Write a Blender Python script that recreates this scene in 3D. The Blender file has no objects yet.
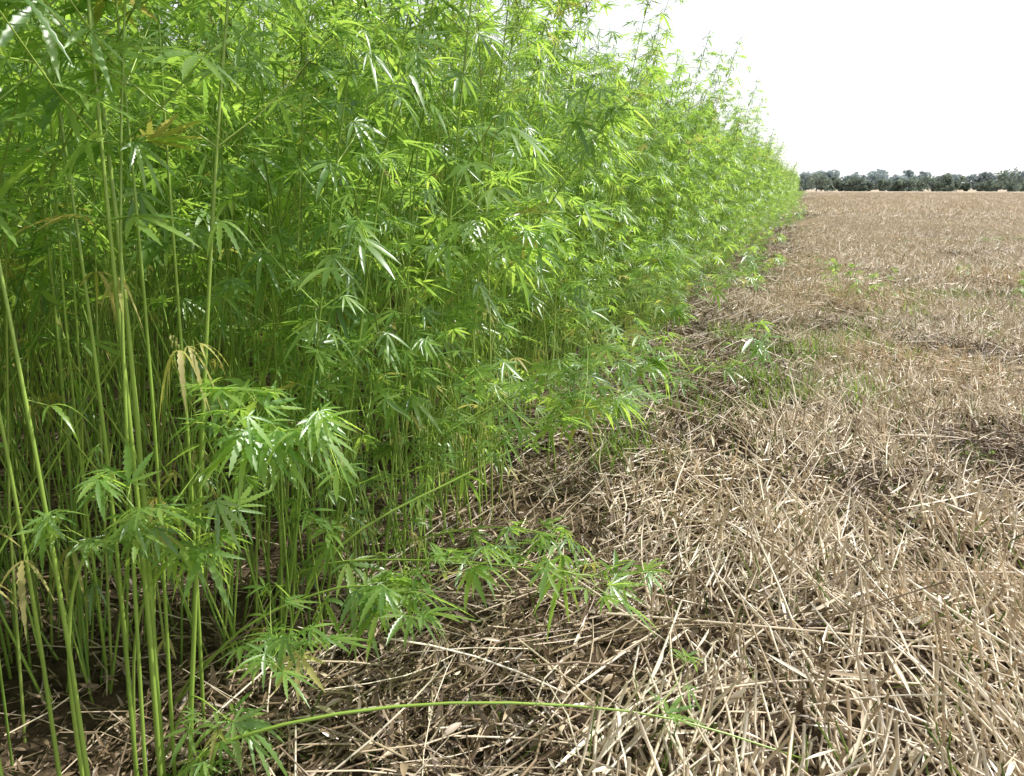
import bpy, math, random
import numpy as np
from mathutils import Vector, Matrix, noise
random.seed(11); rng=np.random.default_rng(7)
sc=bpy.context.scene
R=random.uniform; G=random.gauss
UP=np.array([0,0,1.0])

# ---------------------------------------------------------------- materials
def mat_new(n):
    m=bpy.data.materials.new(n); m.use_nodes=True
    nt=m.node_tree; nt.nodes.clear()
    return m,nt,nt.nodes,nt.links
def leaf_mat(name, cols, trans, tfac=0.5, rough=0.45, spec=0.5, nscale=6):
    m,nt,N,L=mat_new(name)
    out=N.new('ShaderNodeOutputMaterial'); mix=N.new('ShaderNodeMixShader')
    p=N.new('ShaderNodeBsdfPrincipled'); t=N.new('ShaderNodeBsdfTranslucent')
    geo=N.new('ShaderNodeNewGeometry'); oi=N.new('ShaderNodeObjectInfo')
    add=N.new('ShaderNodeMath'); add.operation='MULTIPLY_ADD'; add.inputs[1].default_value=0.85
    mu=N.new('ShaderNodeMath'); mu.operation='MULTIPLY'; mu.inputs[1].default_value=0.15
    L.new(oi.outputs['Random'],mu.inputs[0]); L.new(geo.outputs['Random Per Island'],add.inputs[0]); L.new(mu.outputs[0],add.inputs[2])
    r=N.new('ShaderNodeValToRGB'); r.color_ramp.elements[0].color=(*cols[0],1); r.color_ramp.elements[1].color=(*cols[-1],1)
    for i,c in enumerate(cols[1:-1]):
        e=r.color_ramp.elements.new((i+1)/(len(cols)-1)); e.color=(*c,1)
    L.new(add.outputs[0],r.inputs[0])
    tc=N.new('ShaderNodeTexCoord'); no=N.new('ShaderNodeTexNoise'); no.inputs['Scale'].default_value=nscale; no.inputs['Detail'].default_value=1
    L.new(tc.outputs['Object'],no.inputs['Vector'])
    mr=N.new('ShaderNodeMapRange'); mr.inputs[3].default_value=0.6; mr.inputs[4].default_value=1.4
    L.new(no.outputs['Fac'],mr.inputs[0])
    mc=N.new('ShaderNodeMix'); mc.data_type='RGBA'; mc.blend_type='MULTIPLY'; mc.inputs[0].default_value=1
    L.new(r.outputs[0],mc.inputs[6]); L.new(mr.outputs[0],mc.inputs[7])
    L.new(mc.outputs[2],p.inputs['Base Color'])
    p.inputs['Roughness'].default_value=rough; p.inputs['Specular IOR Level'].default_value=spec
    if tfac<=0:
        L.new(p.outputs[0],out.inputs[0]); return m
    tm=N.new('ShaderNodeMix'); tm.data_type='RGBA'; tm.blend_type='MULTIPLY'; tm.inputs[0].default_value=1
    tm.inputs[7].default_value=(*trans,1); L.new(mc.outputs[2],tm.inputs[6])
    L.new(tm.outputs[2],t.inputs['Color'])
    mix.inputs[0].default_value=tfac
    L.new(p.outputs[0],mix.inputs[1]); L.new(t.outputs[0],mix.inputs[2]); L.new(mix.outputs[0],out.inputs[0])
    return m
M_leaf=leaf_mat('hemp_leaf_green',[(0.10,0.20,0.055),(0.17,0.30,0.075),(0.26,0.39,0.10)],(3.0,2.6,1.5),0.48,0.33,0.9,2)
M_yel=leaf_mat('hemp_leaf_yellowed',[(0.40,0.42,0.09),(0.52,0.50,0.16),(0.50,0.42,0.20)],(1.4,1.4,1.0),0.45,0.5)
M_stem=leaf_mat('hemp_stem',[(0.17,0.30,0.05),(0.28,0.42,0.07),(0.38,0.47,0.12)],(1,1,1),0,0.33,0.7,3)
M_top=leaf_mat('hemp_flower_top',[(0.08,0.11,0.05),(0.15,0.16,0.07)],(1.8,1.8,1.0),0.3,0.6)
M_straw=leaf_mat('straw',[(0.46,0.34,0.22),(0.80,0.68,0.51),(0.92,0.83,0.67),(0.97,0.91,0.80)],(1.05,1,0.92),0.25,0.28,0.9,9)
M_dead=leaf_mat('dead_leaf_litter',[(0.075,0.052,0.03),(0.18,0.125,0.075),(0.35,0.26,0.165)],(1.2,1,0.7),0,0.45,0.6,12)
M_grass=leaf_mat('weed_grass',[(0.12,0.22,0.05),(0.20,0.31,0.06),(0.34,0.42,0.14)],(1.8,1.8,1.0),0.35,0.5)
M_wood=leaf_mat('bark',[(0.14,0.15,0.14),(0.17,0.18,0.17)],(1,1,1),0.0,0.9,0.2)
M_tree=leaf_mat('distant_foliage',[(0.15,0.20,0.17),(0.19,0.235,0.19),(0.23,0.27,0.21)],(1.3,1.3,1.3),0.35,0.8,0.1,0.3)  # leaf green greyed and paled: aerial haze painted into the base colour
M_tree2=leaf_mat('hazy_foliage',[(0.32,0.38,0.39),(0.36,0.42,0.42)],(1.1,1.1,1.1),0.35,0.9,0.1,0.3)  # stronger aerial haze for the far wood, painted in as pale blue-grey
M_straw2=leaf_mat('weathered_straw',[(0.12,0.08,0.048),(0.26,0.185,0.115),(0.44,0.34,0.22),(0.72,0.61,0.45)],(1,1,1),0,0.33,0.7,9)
MATS=[M_leaf,M_yel,M_stem,M_top,M_straw,M_dead,M_grass,M_wood,M_tree,M_tree2,M_straw2]
LEAF,YEL,STEM,TOP,STRAW,DEAD,GRASS,WOOD,TREE,TREE2,STRAW2=range(11)

def ground_mat():
    m,nt,N,L=mat_new('field_soil')
    out=N.new('ShaderNodeOutputMaterial'); p=N.new('ShaderNodeBsdfPrincipled'); L.new(p.outputs[0],out.inputs[0])
    geo=N.new('ShaderNodeNewGeometry')
    n1=N.new('ShaderNodeTexNoise'); n1.inputs['Scale'].default_value=14; n1.inputs['Detail'].default_value=6; n1.inputs['Roughness'].default_value=0.7
    L.new(geo.outputs['Position'],n1.inputs['Vector'])
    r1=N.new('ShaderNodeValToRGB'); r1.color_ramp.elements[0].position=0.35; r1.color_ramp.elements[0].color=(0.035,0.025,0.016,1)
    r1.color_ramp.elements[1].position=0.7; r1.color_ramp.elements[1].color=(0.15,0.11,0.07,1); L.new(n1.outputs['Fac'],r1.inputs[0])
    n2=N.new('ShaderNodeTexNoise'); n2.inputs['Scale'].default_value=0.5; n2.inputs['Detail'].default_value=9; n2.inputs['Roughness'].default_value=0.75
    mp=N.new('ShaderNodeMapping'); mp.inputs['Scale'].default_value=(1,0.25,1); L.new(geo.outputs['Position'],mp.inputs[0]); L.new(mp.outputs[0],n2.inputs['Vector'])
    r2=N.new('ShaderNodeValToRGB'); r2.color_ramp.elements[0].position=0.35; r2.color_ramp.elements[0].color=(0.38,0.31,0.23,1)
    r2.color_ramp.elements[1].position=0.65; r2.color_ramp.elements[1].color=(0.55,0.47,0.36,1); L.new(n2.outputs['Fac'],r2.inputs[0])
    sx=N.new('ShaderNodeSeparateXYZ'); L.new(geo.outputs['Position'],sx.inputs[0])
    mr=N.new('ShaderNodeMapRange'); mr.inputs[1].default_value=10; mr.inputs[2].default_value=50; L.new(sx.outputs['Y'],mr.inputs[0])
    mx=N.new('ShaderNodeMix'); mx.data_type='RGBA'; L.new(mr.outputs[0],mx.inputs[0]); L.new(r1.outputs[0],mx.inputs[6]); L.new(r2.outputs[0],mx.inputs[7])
    L.new(mx.outputs[2],p.inputs['Base Color']); p.inputs['Roughness'].default_value=0.95; p.inputs['Specular IOR Level'].default_value=0.1
    b=N.new('ShaderNodeBump'); b.inputs['Strength'].default_value=0.8; b.inputs['Distance'].default_value=0.03
    L.new(n1.outputs['Fac'],b.inputs['Height']); L.new(b.outputs[0],p.inputs['Normal'])
    return m

# ---------------------------------------------------------------- builder
class B:
    def __init__(s): s.v=[]; s.f=[]; s.m=[]; s.n=0
    def add(s,v,f,m):
        s.v.append(v); s.f.append((f,s.n)); s.m.append((m,len(f))); s.n+=len(v)
    def arrays(s):
        V=np.concatenate(s.v); lv=[];lt=[]
        for f,o in s.f:
            for q in f: lv.extend([i+o for i in q]); lt.append(len(q))
        mi=np.concatenate([np.full(c,m,dtype=np.int32) for m,c in s.m])
        return V,np.array(lv,dtype=np.int32),np.array(lt,dtype=np.int32),mi
    def mesh(s,name): return arr_mesh(name,*s.arrays())
def arr_mesh(name,V,lv,lt,mi):
    me=bpy.data.meshes.new(name)
    me.vertices.add(len(V)); me.vertices.foreach_set('co',V.astype(np.float32).ravel())
    me.loops.add(len(lv)); me.loops.foreach_set('vertex_index',lv)
    me.polygons.add(len(lt)); ls=np.zeros(len(lt),dtype=np.int32); ls[1:]=np.cumsum(lt)[:-1]
    me.polygons.foreach_set('loop_start',ls)
    used=sorted(set(mi.tolist())); lut=np.zeros(32,dtype=np.int32)
    for i,k in enumerate(used): me.materials.append(MATS[k]); lut[k]=i
    me.polygons.foreach_set('material_index',lut[mi])
    me.polygons.foreach_set('use_smooth',np.ones(len(mi),dtype=bool))
    me.update(calc_edges=True); me.validate(); return me
def combine(name,items):
    """items: (arrays, x,y,z, rx,ry,rz, s)"""
    VV=[];LV=[];LT=[];MI=[];n=0
    for (V,lv,lt,mi),x,y,z,rx,ry,rz,s in items:
        M=np.array(Matrix.Rotation(rz,3,'Z')@Matrix.Rotation(ry,3,'Y')@Matrix.Rotation(rx,3,'X'))*s
        VV.append(V@M.T+np.array([x,y,z])); LV.append(lv+n); LT.append(lt); MI.append(mi); n+=len(V)
    return arr_mesh(name,np.concatenate(VV),np.concatenate(LV),np.concatenate(LT),np.concatenate(MI))
def nrm(v):
    return v/(math.sqrt(v[0]*v[0]+v[1]*v[1]+v[2]*v[2])+1e-9)
def cross(a,b): return np.array([a[1]*b[2]-a[2]*b[1],a[2]*b[0]-a[0]*b[2],a[0]*b[1]-a[1]*b[0]])
TT=np.array([0,.2,.45,.75,1.0]); WW=np.array([.12,.75,1,.68,.02])
LF=[]
for i in range(4):
    a=i*3; LF+= [(a,a+1,a+4,a+3),(a+1,a+2,a+5,a+4)]
TS=np.linspace(0,1,17); WS=np.interp(TS,TT,WW)*np.where(np.arange(17)%2==0,0.76,1.2); WS[0]=.12; WS[-1]=.02
LFS=[]
for i in range(16):
    a=i*3; LFS+= [(a,a+1,a+4,a+3),(a+1,a+2,a+5,a+4)]
def leaflet(b,p,d,n,L,W,droop,mat,fine=False,fold=.25):
    d=nrm(d); s=nrm(cross(d,n)); n=cross(s,d)
    T,Wd,F=(TS,WS,LFS) if fine else (TT,WW,LF)
    c=p+np.outer(T*L,d)-np.outer(T**2*L*droop,UP)
    c=c+np.outer(np.sin(T*3+R(-1,1))*L*0.03,s)
    w=(Wd*W)[:,None]
    v=np.empty((len(T)*3,3)); v[0::3]=c-s*w+n*w*fold; v[1::3]=c; v[2::3]=c+s*w+n*w*fold
    b.add(v,F,mat)
def tube(b,pts,radii,mat,k=5):
    pts=np.array(pts,float); n=len(pts)
    t=np.gradient(pts,axis=0); t/=np.linalg.norm(t,axis=1)[:,None]+1e-9
    ref=np.array([0.31,0.95,0.05]) if abs(t[0][2])>.6 else UP
    ang=np.arange(k)*2*math.pi/k; ca=np.cos(ang); sa=np.sin(ang)
    V=np.empty((n*k,3))
    for i in range(n):
        a=nrm(cross(t[i],ref)); c=cross(t[i],a)
        V[i*k:(i+1)*k]=pts[i]+radii[i]*(np.outer(ca,a)+np.outer(sa,c))
    F=[(i*k+j,i*k+(j+1)%k,(i+1)*k+(j+1)%k,(i+1)*k+j) for i in range(n-1) for j in range(k)]
    F.append(tuple(range(n*k-1,(n-1)*k-1,-1)))
    b.add(V,F,mat)
def palm(b,p,d,size,mat,fine=False,nl=None,droop=None,pet=None):
    """palmate hemp leaf; d = petiole direction"""
    d=nrm(np.array(d,float)); pet=size*R(.3,.5) if pet is None else pet
    e=p+d*pet; e[2]-=pet*.15
    tube(b,[p,e],[size*.012]*2,STEM,3)
    nl=nl or random.choice([5,7,7,7] if size>.11 else [5,5,7])
    h=np.array([d[0],d[1],0])+1e-4; h=nrm(h); tilt=R(-1.0,.3)
    ax=nrm(h+UP*tilt); n=nrm(cross(cross(ax,UP),ax)+np.array([G(0,.3),G(0,.3),0])); ax=nrm(ax-n*np.dot(ax,n)); s=cross(n,ax)
    dr=R(.0,.3) if droop is None else droop
    sp=R(1.5,2.05)
    for i in range(nl):
        u=(i-(nl-1)/2)/((nl-1)/2)
        a=u*sp*R(.93,1.07); Lf=size*(1-.58*abs(u)**1.4)*R(.88,1.1)
        leaflet(b,e,ax*math.cos(a)+s*math.sin(a)+n*R(-.12,.12),n,Lf,Lf*R(.062,.09),dr*R(.5,1.6),mat,fine,R(.05,.5))
def branch(b,p,d,L,r,nleaf,ls,fine=False,rise=.25,yel=.03,cluster=True):
    d=nrm(np.array(d,float)); n=4
    T=np.linspace(0,1,n); pts=p+np.outer(T*L,d)+np.outer(T**2*L*rise,UP)+np.outer(np.sin(T*2.5)*L*G(0,.05),np.array([d[1],-d[0],0]))
    tube(b,pts,r*(1-.6*T),STEM,3 if not fine else 5)
    for i in range(nleaf):
        t=(i+1)/(nleaf)*R(.85,1.0); q=np.array([np.interp(t,T,pts[:,j]) for j in range(3)])
        side=1 if i%2 else -1
        h=np.array([d[1],-d[0],0])*side
        dd=d*R(.2,.9)+h*R(.5,1.1)+UP*R(-.2,.5)
        palm(b,q,dd,ls*R(.5,1.2),YEL if random.random()<yel else LEAF,fine)
    if cluster:
        e=pts[-1]
        for i in range(3):
            a=R(0,6.28); palm(b,e,d*.8+np.array([math.cos(a),math.sin(a),0])*.7+UP*.5,ls*R(.35,.85),LEAF,fine)
    return pts
def hemp(b,H,lean,az,h0,dens,ls,r0=.0065,fine=False,brL=.4,deadlow=2,flower=True,sag=.25):
    n=12; T=np.linspace(0,1,n)
    ld=np.array([math.cos(az),math.sin(az),0]); w=R(-1,1)
    P=np.outer(T*H,UP)+np.outer((T*.6+T**2*.6)*H*lean,ld); P[:,0]+=np.sin(T*5+w)*.02; P[:,1]+=np.cos(T*4+w)*.02
    P[:,2]-= (T**2)*H*lean*sag
    P-=P[0]; P[0,2]-=.03
    tube(b,P,r0*(1-.75*T),STEM,5)
    at=lambda t:np.array([np.interp(t,T,P[:,j]) for j in range(3)])
    h=h0*H*R(.85,1.15)
    for i in range(deadlow):
        a=R(0,6.28); q=at(R(.15,h0+.1)); palm(b,q,[math.cos(a),math.sin(a),-.3],ls*R(.4,.7),random.choice([YEL,LEAF,LEAF]),fine,droop=R(.8,1.6))
    a0=R(0,6.28)
    while h<H*.95:
        t=h/H; a0+=math.pi/2+R(-.3,.3)
        prof=math.sin(min(1,(t-h0*.8)/(1-h0*.8)+.15)*math.pi)**.7 if t>h0*.8 else .4
        prof=max(prof,.25)
        for s in (0,math.pi):
            a=a0+s+R(-.2,.2); d=np.array([math.cos(a),math.sin(a),R(.35,.9)])
            if random.random()<dens:
                bl=brL*prof*R(.5,1.5)
                branch(b,at(t),d,bl,.0025,max(2,int(bl*9)),ls*(1.1-.4*t),fine)
            palm(b,at(t),d*np.array([1,1,.4]),ls*(1.3-.6*t)*R(.75,1.1),LEAF if random.random()>.04 else YEL,fine)
        h+=R(.13,.19)*(1 if t<.8 else .6)
    if flower:
        for i in range(34):
            t=R(.84,1.0); a=R(0,6.28); d=np.array([math.cos(a),math.sin(a),R(.7,2.2)])
            palm(b,at(t),d,R(.03,.085),LEAF if random.random()>.55 else TOP,fine,nl=3,droop=R(-.1,.3),pet=R(.008,.035))
def mkobj(me,name,coll=None):
    o=bpy.data.objects.new(name,me)
    (coll or sc.collection).objects.link(o); return o

def instancer(name,meshes,pts,rots,scl,idx,pname):
    coll=bpy.data.collections.new(name+'_parts')
    for i,me in enumerate(meshes):
        o=bpy.data.objects.new('%s_%02d'%(pname,i),me); coll.objects.link(o)
    me=bpy.data.meshes.new(name); me.from_pydata([tuple(p) for p in pts],[],[])
    a=me.attributes.new('rot','FLOAT_VECTOR','POINT'); a.data.foreach_set('vector',np.array(rots,dtype=np.float32).ravel())
    a=me.attributes.new('scl','FLOAT','POINT'); a.data.foreach_set('value',np.array(scl,dtype=np.float32))
    a=me.attributes.new('idx','INT','POINT'); a.data.foreach_set('value',np.array(idx,dtype=np.int32))
    o=mkobj(me,name)
    ng=bpy.data.node_groups.new(name+'_scatter','GeometryNodeTree')
    ng.interface.new_socket('Geometry',in_out='INPUT',socket_type='NodeSocketGeometry')
    ng.interface.new_socket('Geometry',in_out='OUTPUT',socket_type='NodeSocketGeometry')
    N=ng.nodes; L=ng.links
    gi=N.new('NodeGroupInput'); go=N.new('NodeGroupOutput'); ip=N.new('GeometryNodeInstanceOnPoints')
    ci=N.new('GeometryNodeCollectionInfo'); ci.inputs['Collection'].default_value=coll
    ci.inputs['Separate Children'].default_value=True; ci.inputs['Reset Children'].default_value=True
    def na(n,t):
        x=N.new('GeometryNodeInputNamedAttribute'); x.data_type=t; x.inputs['Name'].default_value=n; return x.outputs['Attribute']
    L.new(gi.outputs[0],ip.inputs['Points']); L.new(ci.outputs[0],ip.inputs['Instance'])
    ip.inputs['Pick Instance'].default_value=True
    L.new(na('idx','INT'),ip.inputs['Instance Index']); L.new(na('rot','FLOAT_VECTOR'),ip.inputs['Rotation']); L.new(na('scl','FLOAT'),ip.inputs['Scale'])
    L.new(ip.outputs[0],go.inputs[0])
    md=o.modifiers.new('scatter','NODES'); md.node_group=ng
    return o

# ---------------------------------------------------------------- terrain
def gz(x,y):
    f=1/(1+max(0,abs(y)-20)*.1)
    return (noise.noise(Vector((x*1.6,y*.9,0)))*.07+noise.noise(Vector((x*4,y*3,3)))*.03)*f
def axis(lo,hi,step,far):
    a=list(np.arange(lo,hi,step)); s=step; x=hi
    up=[]
    while x<far: up.append(x); s*=1.25; x+=s
    up.append(far); dn=[]; s=step; x=lo-step
    while x>-far: dn.append(x); s*=1.25; x-=s
    dn.append(-far)
    return dn[::-1]+a+up
X=axis(-4,6,.12,4000); Y=axis(-1,12,.12,4000)
V=[(x,y,gz(x,y)) for y in Y for x in X]; nx=len(X)
F=[(j*nx+i,j*nx+i+1,(j+1)*nx+i+1,(j+1)*nx+i) for j in range(len(Y)-1) for i in range(nx-1)]
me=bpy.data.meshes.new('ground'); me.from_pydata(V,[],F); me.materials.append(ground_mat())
me.polygons.foreach_set('use_smooth',np.ones(len(F),dtype=bool)); mkobj(me,'ground')

# ---------------------------------------------------------------- hemp crop
EDGE=-1.42
A=[]
for i in range(9):   # 0-8 edge plants, branching
    b=B(); hemp(b,R(2.55,3.2),R(.03,.14),R(-.6,.6),R(.26,.45),.5,R(.125,.165)); A.append(b.arrays())
for i in range(5):   # 9-13 inner plants, bare lower stalk
    b=B(); hemp(b,R(2.6,3.15),R(0,.05),R(0,6),R(.42,.58),.45,R(.13,.16),r0=.0055); A.append(b.arrays())
for i in range(5):   # 14-18 low suppressed / leaning thin plants
    b=B(); hemp(b,R(1.0,1.9),R(.15,.45),R(-.6,.6),R(.35,.55),.35,R(.11,.14),r0=.0042,brL=.25,deadlow=2,flower=False); A.append(b.arrays())
for i in range(5):   # 19-23 stems leaning far out of the stand
    b=B(); hemp(b,R(1.5,2.1),R(.45,.8),R(-.6,.5),R(.45,.6),.5,R(.12,.15),r0=.005,brL=.28,deadlow=1,flower=False,sag=.5); A.append(b.arrays())
for i in range(4):   # 24-27 clumps of thin bare stalks
    b=B()
    for _ in range(9):
        h=R(1.2,2.2); l=G(0,.25); m=G(0,.2); o=np.array([G(0,.14),G(0,.14),-.03])
        tube(b,[o,o+np.array([l*.4,m*.4,h*.5]),o+np.array([l*1.2,m*1.2,h])],[R(.003,.005),.0035,.002],STEM,5)
    for _ in range(6): palm(b,np.array([G(0,.15),G(0,.15),R(.2,1.3)]),[G(0,1),G(0,1),-.2],R(.07,.11),random.choice([LEAF,LEAF,YEL]),False,droop=R(.3,1.0))
    A.append(b.arrays())
ch=random.choice
def item(k,x,y,s,rz=None): return (A[k],x,y,-.03,G(0,.07),G(0,.07),R(-.6,.6) if rz is None else rz,s)
patches=[]
for i in range(6):      # 0-5 edge patch
    it=[]
    for _ in range(10): it.append(item(ch(range(0,9)),-abs(G(0,.4))-.02,R(-.6,.6),R(.8,1.13)))
    for _ in range(4): it.append(item(ch(range(14,19)),-R(0,.35),R(-.6,.6),R(.75,1.15)))
    for _ in range(ch([1,2,2,3])): it.append(item(ch(range(19,24)),-R(.2,.5),R(-.6,.6),R(.7,1.0)))
    for _ in range(8): it.append(item(ch(range(24,28)),-R(0,.6),R(-.6,.6),R(.85,1.15),R(0,6.28)))
    for _ in range(6): it.append(item(ch(range(9,14)),-R(.5,1.1),R(-.6,.6),R(.88,1.12),R(0,6.28)))
    patches.append(combine('hemp_edge_patch',it))
for i in range(3):      # 6-8 inner patch 1.4 x 1.4
    it=[item(ch(range(9,14)),R(-.7,.7),R(-.7,.7),R(.86,1.1),R(0,6.28)) for _ in range(19)]
    it+=[item(ch(range(24,28)),R(-.7,.7),R(-.7,.7),R(.86,1.1),R(0,6.28)) for _ in range(6)]
    patches.append(combine('hemp_inner_patch',it))
for i in range(2):      # 9-10 near corner
    it=[]
    for _ in range(8): it.append(item(ch(range(9,14)),-R(0.1,.8),R(-.6,.6),R(.9,1.1),R(0,6.28)))
    for _ in range(3): it.append(item(ch(range(14,19)),-R(.25,.7),R(-.6,.6),R(.8,1.1)))
    for _ in range(7): it.append(item(ch(range(24,28)),-R(0.1,.8),R(-.6,.6),R(.85,1.15),R(0,6.28)))
    for _ in range(5): it.append(item(ch(range(0,9)),-R(.3,1),R(-.6,.6),R(.9,1.1)))
    patches.append(combine('hemp_corner_patch',it))
P=[];Ro=[];S=[];I=[]
def put(x,y,k,s,rz): P.append((x,y,gz(x,y)*.5-.01)); Ro.append((0,0,rz)); S.append(s); I.append(k)
def edge(y): return EDGE+.12*math.sin(y*.9)+.08*math.sin(y*2.3+1)
for (yy,k) in ((-1.6,9),(-.5,10),(.5,9),(1.35,10)): put(-1.68,yy,k,1,0)
yy=2.45; last=-1
while yy<126:
    k=ch([q for q in range(6) if q!=last]); last=k
    put(edge(yy)+R(-.08,.05),yy,k,R(.9,1.1),R(-.12,.12)); yy+=R(.9,1.05)*(1.1 if yy<40 else 1.2)
for row in range(9):
    yy=-3
    while yy<126:
        put(edge(yy)-1.35-row*1.3+R(-.15,.15)-(.2 if yy<1.8 else 0),yy,ch([6,7,8]),R(.92,1.08),ch([0,1,2,3])*math.pi/2+R(-.15,.15)); yy+=R(1.2,1.4)*(1 if yy<40 else 1.3)*(1 if row<3 else 1.25)
instancer('hemp_crop',patches,P,Ro,S,I,'hemp_patch')

# hero stems hanging out over the stubble
def curve(pts,n=14):
    pts=np.array(pts,float); T=np.linspace(0,len(pts)-1,n); out=[]
    m=len(pts)
    for t in T:
        i=min(int(t),m-2); u=t-i
        p0=pts[max(i-1,0)];p1=pts[i];p2=pts[i+1];p3=pts[min(i+2,m-1)]
        out.append(.5*((2*p1)+(-p0+p2)*u+(2*p0-5*p1+4*p2-p3)*u*u+(-p0+3*p1-3*p2+p3)*u**3))
    return np.array(out)
def hero(pts,r,leafs,name):
    b=B(); C=curve(pts,16); T=np.linspace(0,1,16)
    tube(b,C,r*(1-.65*T),STEM,7)
    for (t,cnt,ls,spread) in leafs:
        ls*=1.3
        for _ in range(cnt):
            tt=min(1,max(0,t+R(-spread,spread))); q=np.array([np.interp(tt,T,C[:,j]) for j in range(3)])
            d=nrm(C[-1]-C[-3]); a=R(0,6.28)
            dd=d*.6+np.array([math.cos(a),math.sin(a),R(-.2,.6)])*.9
            if random.random()<.4: branch(b,q,dd,R(.08,.2),.002,3,ls*.8,True)
            else: palm(b,q,dd,ls*R(.6,1.15),LEAF if random.random()>.03 else YEL,True,droop=R(.05,.7))
    return mkobj(b.mesh(name),'hemp_stem')
hero([(-1.75,2.05,0),(-1.5,2.08,.34),(-1.0,2.09,.46),(-.5,2.08,.5)],.005,[(.98,10,.11,.05),(.72,5,.11,.08),(.5,3,.11,.1)],'s1')
hero([(-1.75,1.7,0),(-1.5,1.75,.3),(-1.2,1.83,.46),(-1.0,1.87,.46)],.005,[(.95,12,.11,.1),(.7,6,.11,.15)],'s2')
hero([(-1.6,2.05,0),(-1.4,2.17,.41),(-1.0,2.5,.64),(-.66,2.84,.82)],.006,[(.96,12,.11,.06),(.7,6,.11,.15)],'s3')
hero([(-1.75,3.1,0),(-1.55,3.15,.5),(-1.1,3.3,.78),(-.57,3.42,.86)],.006,[(.95,16,.12,.07),(.7,9,.12,.15)],'s4')
hero([(-1.55,1.45,0),(-1.5,1.45,.6),(-1.35,1.44,.9),(-1.05,1.46,1.07)],.006,[(.96,13,.11,.07),(.8,8,.11,.12)],'s5')
hero([(-1.6,1.25,0),(-1.55,1.22,.5),(-1.45,1.22,.8),(-1.25,1.24,.9)],.006,[(.97,9,.10,.08),(.75,6,.10,.12)],'s6')
hero([(-1.5,1.36,0),(-1.28,1.42,.22),(-.83,1.62,.3),(-.3,1.86,.24),(.115,1.98,.12)],.006,[(.03,5,.1,.03),(.77,2,.09,.01)],'s7')
hero([(-1.6,1.5,0),(-1.5,1.5,.2),(-1.4,1.45,.3),(-1.3,1.45,.25)],.004,[(.95,7,.09,.08)],'s8')
hero([(-1.8,4.6,0),(-1.6,4.6,.7),(-1.1,4.7,1.1),(-.75,4.8,1.2)],.006,[(.92,16,.12,.1),(.65,9,.12,.15)],'s9')
hero([(-1.8,6.3,0),(-1.6,6.3,.5),(-1.2,6.4,.7),(-.9,6.5,.6)],.006,[(.92,16,.12,.12)],'s10')
hero([(-1.7,2.6,0),(-1.6,2.6,.6),(-1.25,2.65,1.15),(-.9,2.7,1.45)],.006,[(.92,14,.13,.1),(.65,9,.12,.15)],'s11')
hero([(-1.7,3.9,0),(-1.5,3.9,.35),(-1.15,3.95,.5),(-.85,4.0,.5)],.005,[(.92,14,.12,.12),(.65,6,.12,.15)],'s12')
hero([(-1.7,1.5,0),(-1.62,1.48,.4),(-1.48,1.45,.65),(-1.32,1.43,.74)],.005,[(.95,7,.10,.08),(.75,4,.10,.12)],'s13')
hero([(-1.75,1.7,0),(-1.6,1.68,.2),(-1.4,1.65,.35),(-1.24,1.64,.39)],.004,[(.95,9,.10,.1),(.75,5,.10,.12)],'s16')
hero([(-1.9,2.4,0),(-1.8,2.4,.8),(-1.6,2.4,1.5),(-1.2,2.45,2.05)],.006,[(.92,14,.13,.1),(.65,9,.12,.15)],'s17')
hero([(-1.6,2.5,0),(-1.4,2.5,.25),(-1.0,2.55,.38),(-.7,2.6,.36)],.0045,[(.92,9,.10,.1),(.6,4,.10,.15)],'s18')
hero([(-1.7,3.4,0),(-1.4,3.3,.9),(-1.0,3.2,1.5),(-.72,3.1,1.85)],.006,[(.92,14,.12,.1),(.65,8,.12,.15)],'s19')
def tall(x,y,H,lean,az,r):
    b=B(); hemp(b,H,lean,az,.58,.5,.15,r0=r,fine=True,deadlow=1)
    o=mkobj(b.mesh('tall'),'hemp_plant'); o.location=(x,y,0)
for a in [(-1.52,1.42,2.9,.02,1,.0085),(-1.49,1.38,3.0,.05,.3,.0075),(-1.56,1.37,2.8,.03,2,.0065),(-1.47,1.46,2.9,.14,.5,.007),(-1.5,1.44,3.0,.035,.6,.0055),
          (-1.50,1.18,3.0,.04,2.5,.0065),(-1.58,1.65,3,.06,.2,.006),(-1.6,1.05,2.9,.03,0,.007),(-1.62,1.2,2.9,.03,3,.006),(-1.46,1.3,2.8,.10,1.0,.0055)]:
    tall(*a)
b=B()
for c,n in (((-1.30,1.42,1.27),4),((-1.43,1.37,1.44),3)):
    for _ in range(n):
        p=np.array(c)+np.array([G(0,.012),G(0,.012),G(0,.02)])
        palm(b,p,[R(-1,1),R(-1,1),-.6],R(.06,.10),YEL,True,droop=R(1.2,2.6),pet=.02)
mkobj(b.mesh('wl'),'withered_hemp_leaves')
for (x,y,s,h) in [(.75,11.8,1.8,.22),(-.62,6.9,.95,.28),(-.5,6.6,.7,.2),(1.9,9.5,.8,.12),(.9,12.2,1.7,.17),(-.3,8.2,.8,.15),(3.4,14,1.5,.16),(2.6,16,1.4,.14),(1.1,5.2,.5,.12),(3.1,12.6,1.5,.15),(.5,16,1.5,.15)]:
    b=B()
    for k in range(6):
        q=np.array([G(0,.09),G(0,.09),0.]); branch(b,q,[G(0,.5),G(0,.5),1],h*R(.6,1.3),.003,4,.085,False)
    o=mkobj(b.mesh('regrowth'),'hemp_seedling'); o.location=(x,y,gz(x,y)); o.scale=(s,s,s)

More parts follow.
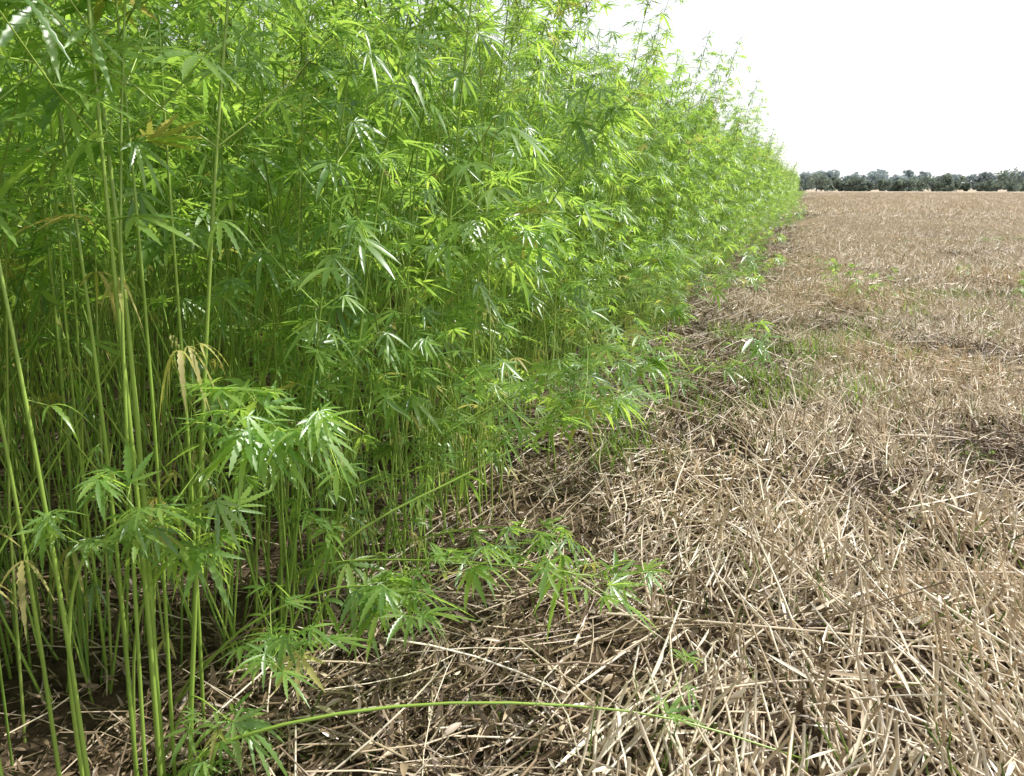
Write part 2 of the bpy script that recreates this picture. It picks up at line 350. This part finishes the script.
# ---------------------------------------------------------------- stubble & litter tiles
def straw(b,c,ang,el,L,r,mat=STRAW,k=4,bend=None):
    d=np.array([math.cos(ang)*math.cos(el),math.sin(ang)*math.cos(el),math.sin(el)])
    bend=G(0,.06) if bend is None else bend
    s=np.array([-d[1],d[0],0]); n=3 if L<.5 else 5; T=np.linspace(0,1,n)
    P=c+np.outer(T*L,d)+np.outer(np.sin(T*math.pi)*L*bend,s)-np.outer(T**2*L*R(0,.08),UP)
    tube(b,P,r*(1-.15*T),mat,k)
def crumple(b,c,size,m=DEAD):
    a=R(0,6.28); d=np.array([math.cos(a),math.sin(a),R(-.3,.7)]); n=np.array([G(0,.8),G(0,.8),1])
    leaflet(b,c,d,n,size,size*R(.06,.17),R(-.8,.9),m,False,R(-.9,.9))
def ribbon(b,c,size,m=STRAW):
    a=G(1.5,.6); d=np.array([math.cos(a),math.sin(a),R(-.05,.35)]); leaflet(b,c,d,np.array([G(0,.5),G(0,.5),1]),size,R(.003,.008),R(-.1,.3),m,False,.5)
def tile(kind):
    b=B(); w=.62
    def rp(z0,z1): return np.array([R(-w,w),R(-w,w),R(z0,z1)])
    if kind=='straw':
        base=G(1.6,.2)
        for _ in range(150): straw(b,rp(.0,.07),G(base,.4),G(.14,.17),R(.15,.6),R(.0028,.0062))
        for _ in range(45): straw(b,rp(.02,.08),R(0,3.14),G(.08,.12),R(.15,.5),R(.0025,.0055))
        for r_ in range(8):
            for _ in range(26):
                c=np.array([-w+(r_+.5)*2*w/8+G(0,.025),R(-w,w),-.01]); straw(b,c,G(1.5,.8),R(.55,1.4),R(.12,.30),R(.003,.0068),k=5)
        for _ in range(100): straw(b,rp(0,.06),R(0,6.28),G(.1,.3),R(.03,.1),R(.0012,.003),k=3)
        for _ in range(130): ribbon(b,rp(.01,.12),R(.06,.25))
        for _ in range(200): crumple(b,rp(0,.05),R(.03,.09))
        for _ in range(170): crumple(b,rp(0,.07),R(.03,.09),STRAW)
        for _ in range(50): straw(b,rp(0,.0),R(0,6.28),R(.7,1.4),R(.08,.22),R(.002,.004),mat=GRASS)
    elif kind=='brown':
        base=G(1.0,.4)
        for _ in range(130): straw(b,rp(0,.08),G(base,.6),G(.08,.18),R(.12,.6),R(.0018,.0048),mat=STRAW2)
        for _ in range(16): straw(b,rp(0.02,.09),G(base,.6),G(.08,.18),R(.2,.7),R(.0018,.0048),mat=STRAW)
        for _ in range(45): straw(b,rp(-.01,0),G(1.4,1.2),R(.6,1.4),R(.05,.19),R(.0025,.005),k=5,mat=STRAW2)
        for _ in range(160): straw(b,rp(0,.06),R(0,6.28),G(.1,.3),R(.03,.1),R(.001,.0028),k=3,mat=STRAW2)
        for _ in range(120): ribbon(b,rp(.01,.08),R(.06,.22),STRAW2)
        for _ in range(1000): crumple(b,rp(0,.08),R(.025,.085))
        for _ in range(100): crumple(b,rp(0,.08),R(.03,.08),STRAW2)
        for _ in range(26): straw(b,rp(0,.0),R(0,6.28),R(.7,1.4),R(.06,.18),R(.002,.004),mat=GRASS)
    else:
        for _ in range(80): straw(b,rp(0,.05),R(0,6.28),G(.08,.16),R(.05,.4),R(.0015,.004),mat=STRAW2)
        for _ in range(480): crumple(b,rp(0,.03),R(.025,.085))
    return b.mesh('litter_'+kind)
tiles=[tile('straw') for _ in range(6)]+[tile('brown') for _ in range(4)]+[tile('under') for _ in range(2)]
P=[];Ro=[];S=[];I=[]
def lay(x0f,x1f,ya,yb,sp,s):
    y=ya
    while y<yb:
        x=x0f(y)
        while x<x1f(y):
            xx=x+R(-.3,.3)*sp; yy=y+R(-.3,.3)*sp
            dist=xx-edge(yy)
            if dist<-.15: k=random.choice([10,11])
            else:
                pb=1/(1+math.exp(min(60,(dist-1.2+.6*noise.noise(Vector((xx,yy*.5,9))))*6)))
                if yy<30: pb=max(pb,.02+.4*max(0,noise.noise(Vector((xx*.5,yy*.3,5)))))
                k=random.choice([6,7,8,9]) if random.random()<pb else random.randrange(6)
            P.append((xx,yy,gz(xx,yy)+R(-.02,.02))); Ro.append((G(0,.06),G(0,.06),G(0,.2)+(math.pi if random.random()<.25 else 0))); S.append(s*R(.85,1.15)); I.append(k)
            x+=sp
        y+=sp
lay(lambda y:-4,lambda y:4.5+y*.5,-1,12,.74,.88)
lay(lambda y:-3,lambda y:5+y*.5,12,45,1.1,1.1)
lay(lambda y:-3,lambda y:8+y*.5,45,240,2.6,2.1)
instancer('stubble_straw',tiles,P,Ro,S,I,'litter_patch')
b=B()
for (x0,y0,x1,y1) in [(-.55,2.55,.5,2.75),(-.2,2.2,.75,2.6),(-.9,2.9,-.3,2.45),(.1,2.1,-.15,3.0),(.9,2.4,.75,3.4),(-.6,3.3,.2,3.9),(-.8,2.3,-.4,2.0),(.3,3.2,1.1,3.5)]:
    L=math.hypot(x1-x0,y1-y0); straw(b,np.array([x0,y0,gz(x0,y0)+.1]),math.atan2(y1-y0,x1-x0),R(0,.05),L,R(.003,.0045),bend=G(0,.03),k=6)
for _ in range(110):
    y=1.7+11*random.random()**1.4; x=R(edge(y)+.1,1.5+y*.4); straw(b,np.array([x,y,gz(x,y)+R(.05,.1)]),G(1.6,.8),R(-.03,.12),R(.3,.9),R(.0025,.0055),bend=G(0,.04),k=5)
mkobj(b.mesh('ls'),'loose_straw_stalks')
wt=[]
for i in range(3):
    b=B()
    for _ in range(50):
        a=R(0,6.28); p=np.array([G(0,.08),G(0,.08),0]); leaflet(b,p,np.array([math.cos(a)*.4,math.sin(a)*.4,1]),np.array([math.cos(a),math.sin(a),.1]),R(.1,.26),R(.002,.0045),R(.1,.6),GRASS)
    wt.append(b.mesh('weed'))
P=[];Ro=[];S=[];I=[]
for _ in range(3500):
    y=2+70*random.random()**1.7; x=R(edge(y)+.4,3+y*.5)
    if noise.noise(Vector((x*.45,y*.2,2)))+G(0,.12)>.1:
        P.append((x,y,gz(x,y))); Ro.append((0,0,R(0,6))); S.append(R(.5,1.3)); I.append(random.randrange(3))
instancer('weed_grass',wt,P,Ro,S,I,'weed_tuft')

# ---------------------------------------------------------------- distant trees
def treeline(name,x0,x1,y0,n,hmin,hmax,mat,q):
    b=B()
    for i in range(n):
        x=x0+(x1-x0)*(i+R(-.7,.7))/n; y=y0+R(-20,20); H=R(hmin,hmax); Wc=H*R(.5,.95)
        tube(b,[(x,y,-.5),(x+R(-.3,.3),y,H*.35),(x+R(-.6,.6),y,H*.75)],[.35,.28,.1],WOOD,6)
        for k in range(4):
            a=R(0,6.28); tube(b,[(x,y,H*.3),(x+math.cos(a)*Wc*.6,y+math.sin(a)*Wc*.6,H*R(.5,.75))],[.14,.05],WOOD,4)
        cl=[(x+G(0,Wc*.5),y+G(0,Wc*.4),H*R(.06,.85),R(.22,.42)*Wc) for _ in range(14)]
        for (cx,cy,cz,r) in cl:
            N_=40; d=rng.normal(size=(N_,3)); d/=np.linalg.norm(d,axis=1)[:,None]; pos=np.array([cx,cy,cz])+d*r*rng.uniform(.6,1.1,size=(N_,1))*np.array([1,1,.8])
            for p in pos:
                if p[2]<-.2: continue
                u=nrm(rng.normal(size=3)); v=nrm(cross(u,rng.normal(size=3))); s=q*R(.5,1.1)
                b.add(np.array([p+u*s,p+v*s*.6,p-u*s,p-v*s*.6]),[(0,1,2,3)],mat)
    mkobj(b.mesh(name),name)
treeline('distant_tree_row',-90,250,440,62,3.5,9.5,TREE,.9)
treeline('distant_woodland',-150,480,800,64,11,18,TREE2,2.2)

# ---------------------------------------------------------------- light
el=math.radians(52); az=math.radians(56)
w=bpy.data.worlds.new('World'); sc.world=w; w.use_nodes=True
nt=w.node_tree; bg=nt.nodes['Background']; sky=nt.nodes.new('ShaderNodeTexSky'); sky.sky_type='NISHITA'
sky.sun_disc=False; sky.sun_elevation=el; sky.sun_rotation=az; sky.air_density=1.0; sky.dust_density=1.0; sky.ozone_density=1
hs=nt.nodes.new('ShaderNodeHueSaturation'); hs.inputs['Saturation'].default_value=.15; hs.inputs['Value'].default_value=1.5
nt.links.new(sky.outputs[0],hs.inputs['Color']); nt.links.new(hs.outputs[0],bg.inputs[0]); bg.inputs[1].default_value=.15
sl=bpy.data.lights.new('sun','SUN'); sl.energy=5; sl.angle=math.radians(.5); sl.color=(1,.97,.91)
so=bpy.data.objects.new('sun',sl); sc.collection.objects.link(so)
sd=Vector((math.sin(az)*math.cos(el),math.cos(az)*math.cos(el),math.sin(el)))
so.rotation_euler=sd.to_track_quat('Z','Y').to_euler()

# ---------------------------------------------------------------- camera
cam=bpy.data.cameras.new('camera'); co=bpy.data.objects.new('camera',cam); sc.collection.objects.link(co)
cam.sensor_width=36; cam.lens=28; cam.clip_end=9000; cam.clip_start=.05
co.location=(0,0,1.6); co.rotation_euler=(math.radians(90-14.1),0,math.radians(19.65)); sc.camera=co
sc.view_settings.view_transform='Standard'; sc.view_settings.look='None'; sc.view_settings.exposure=0
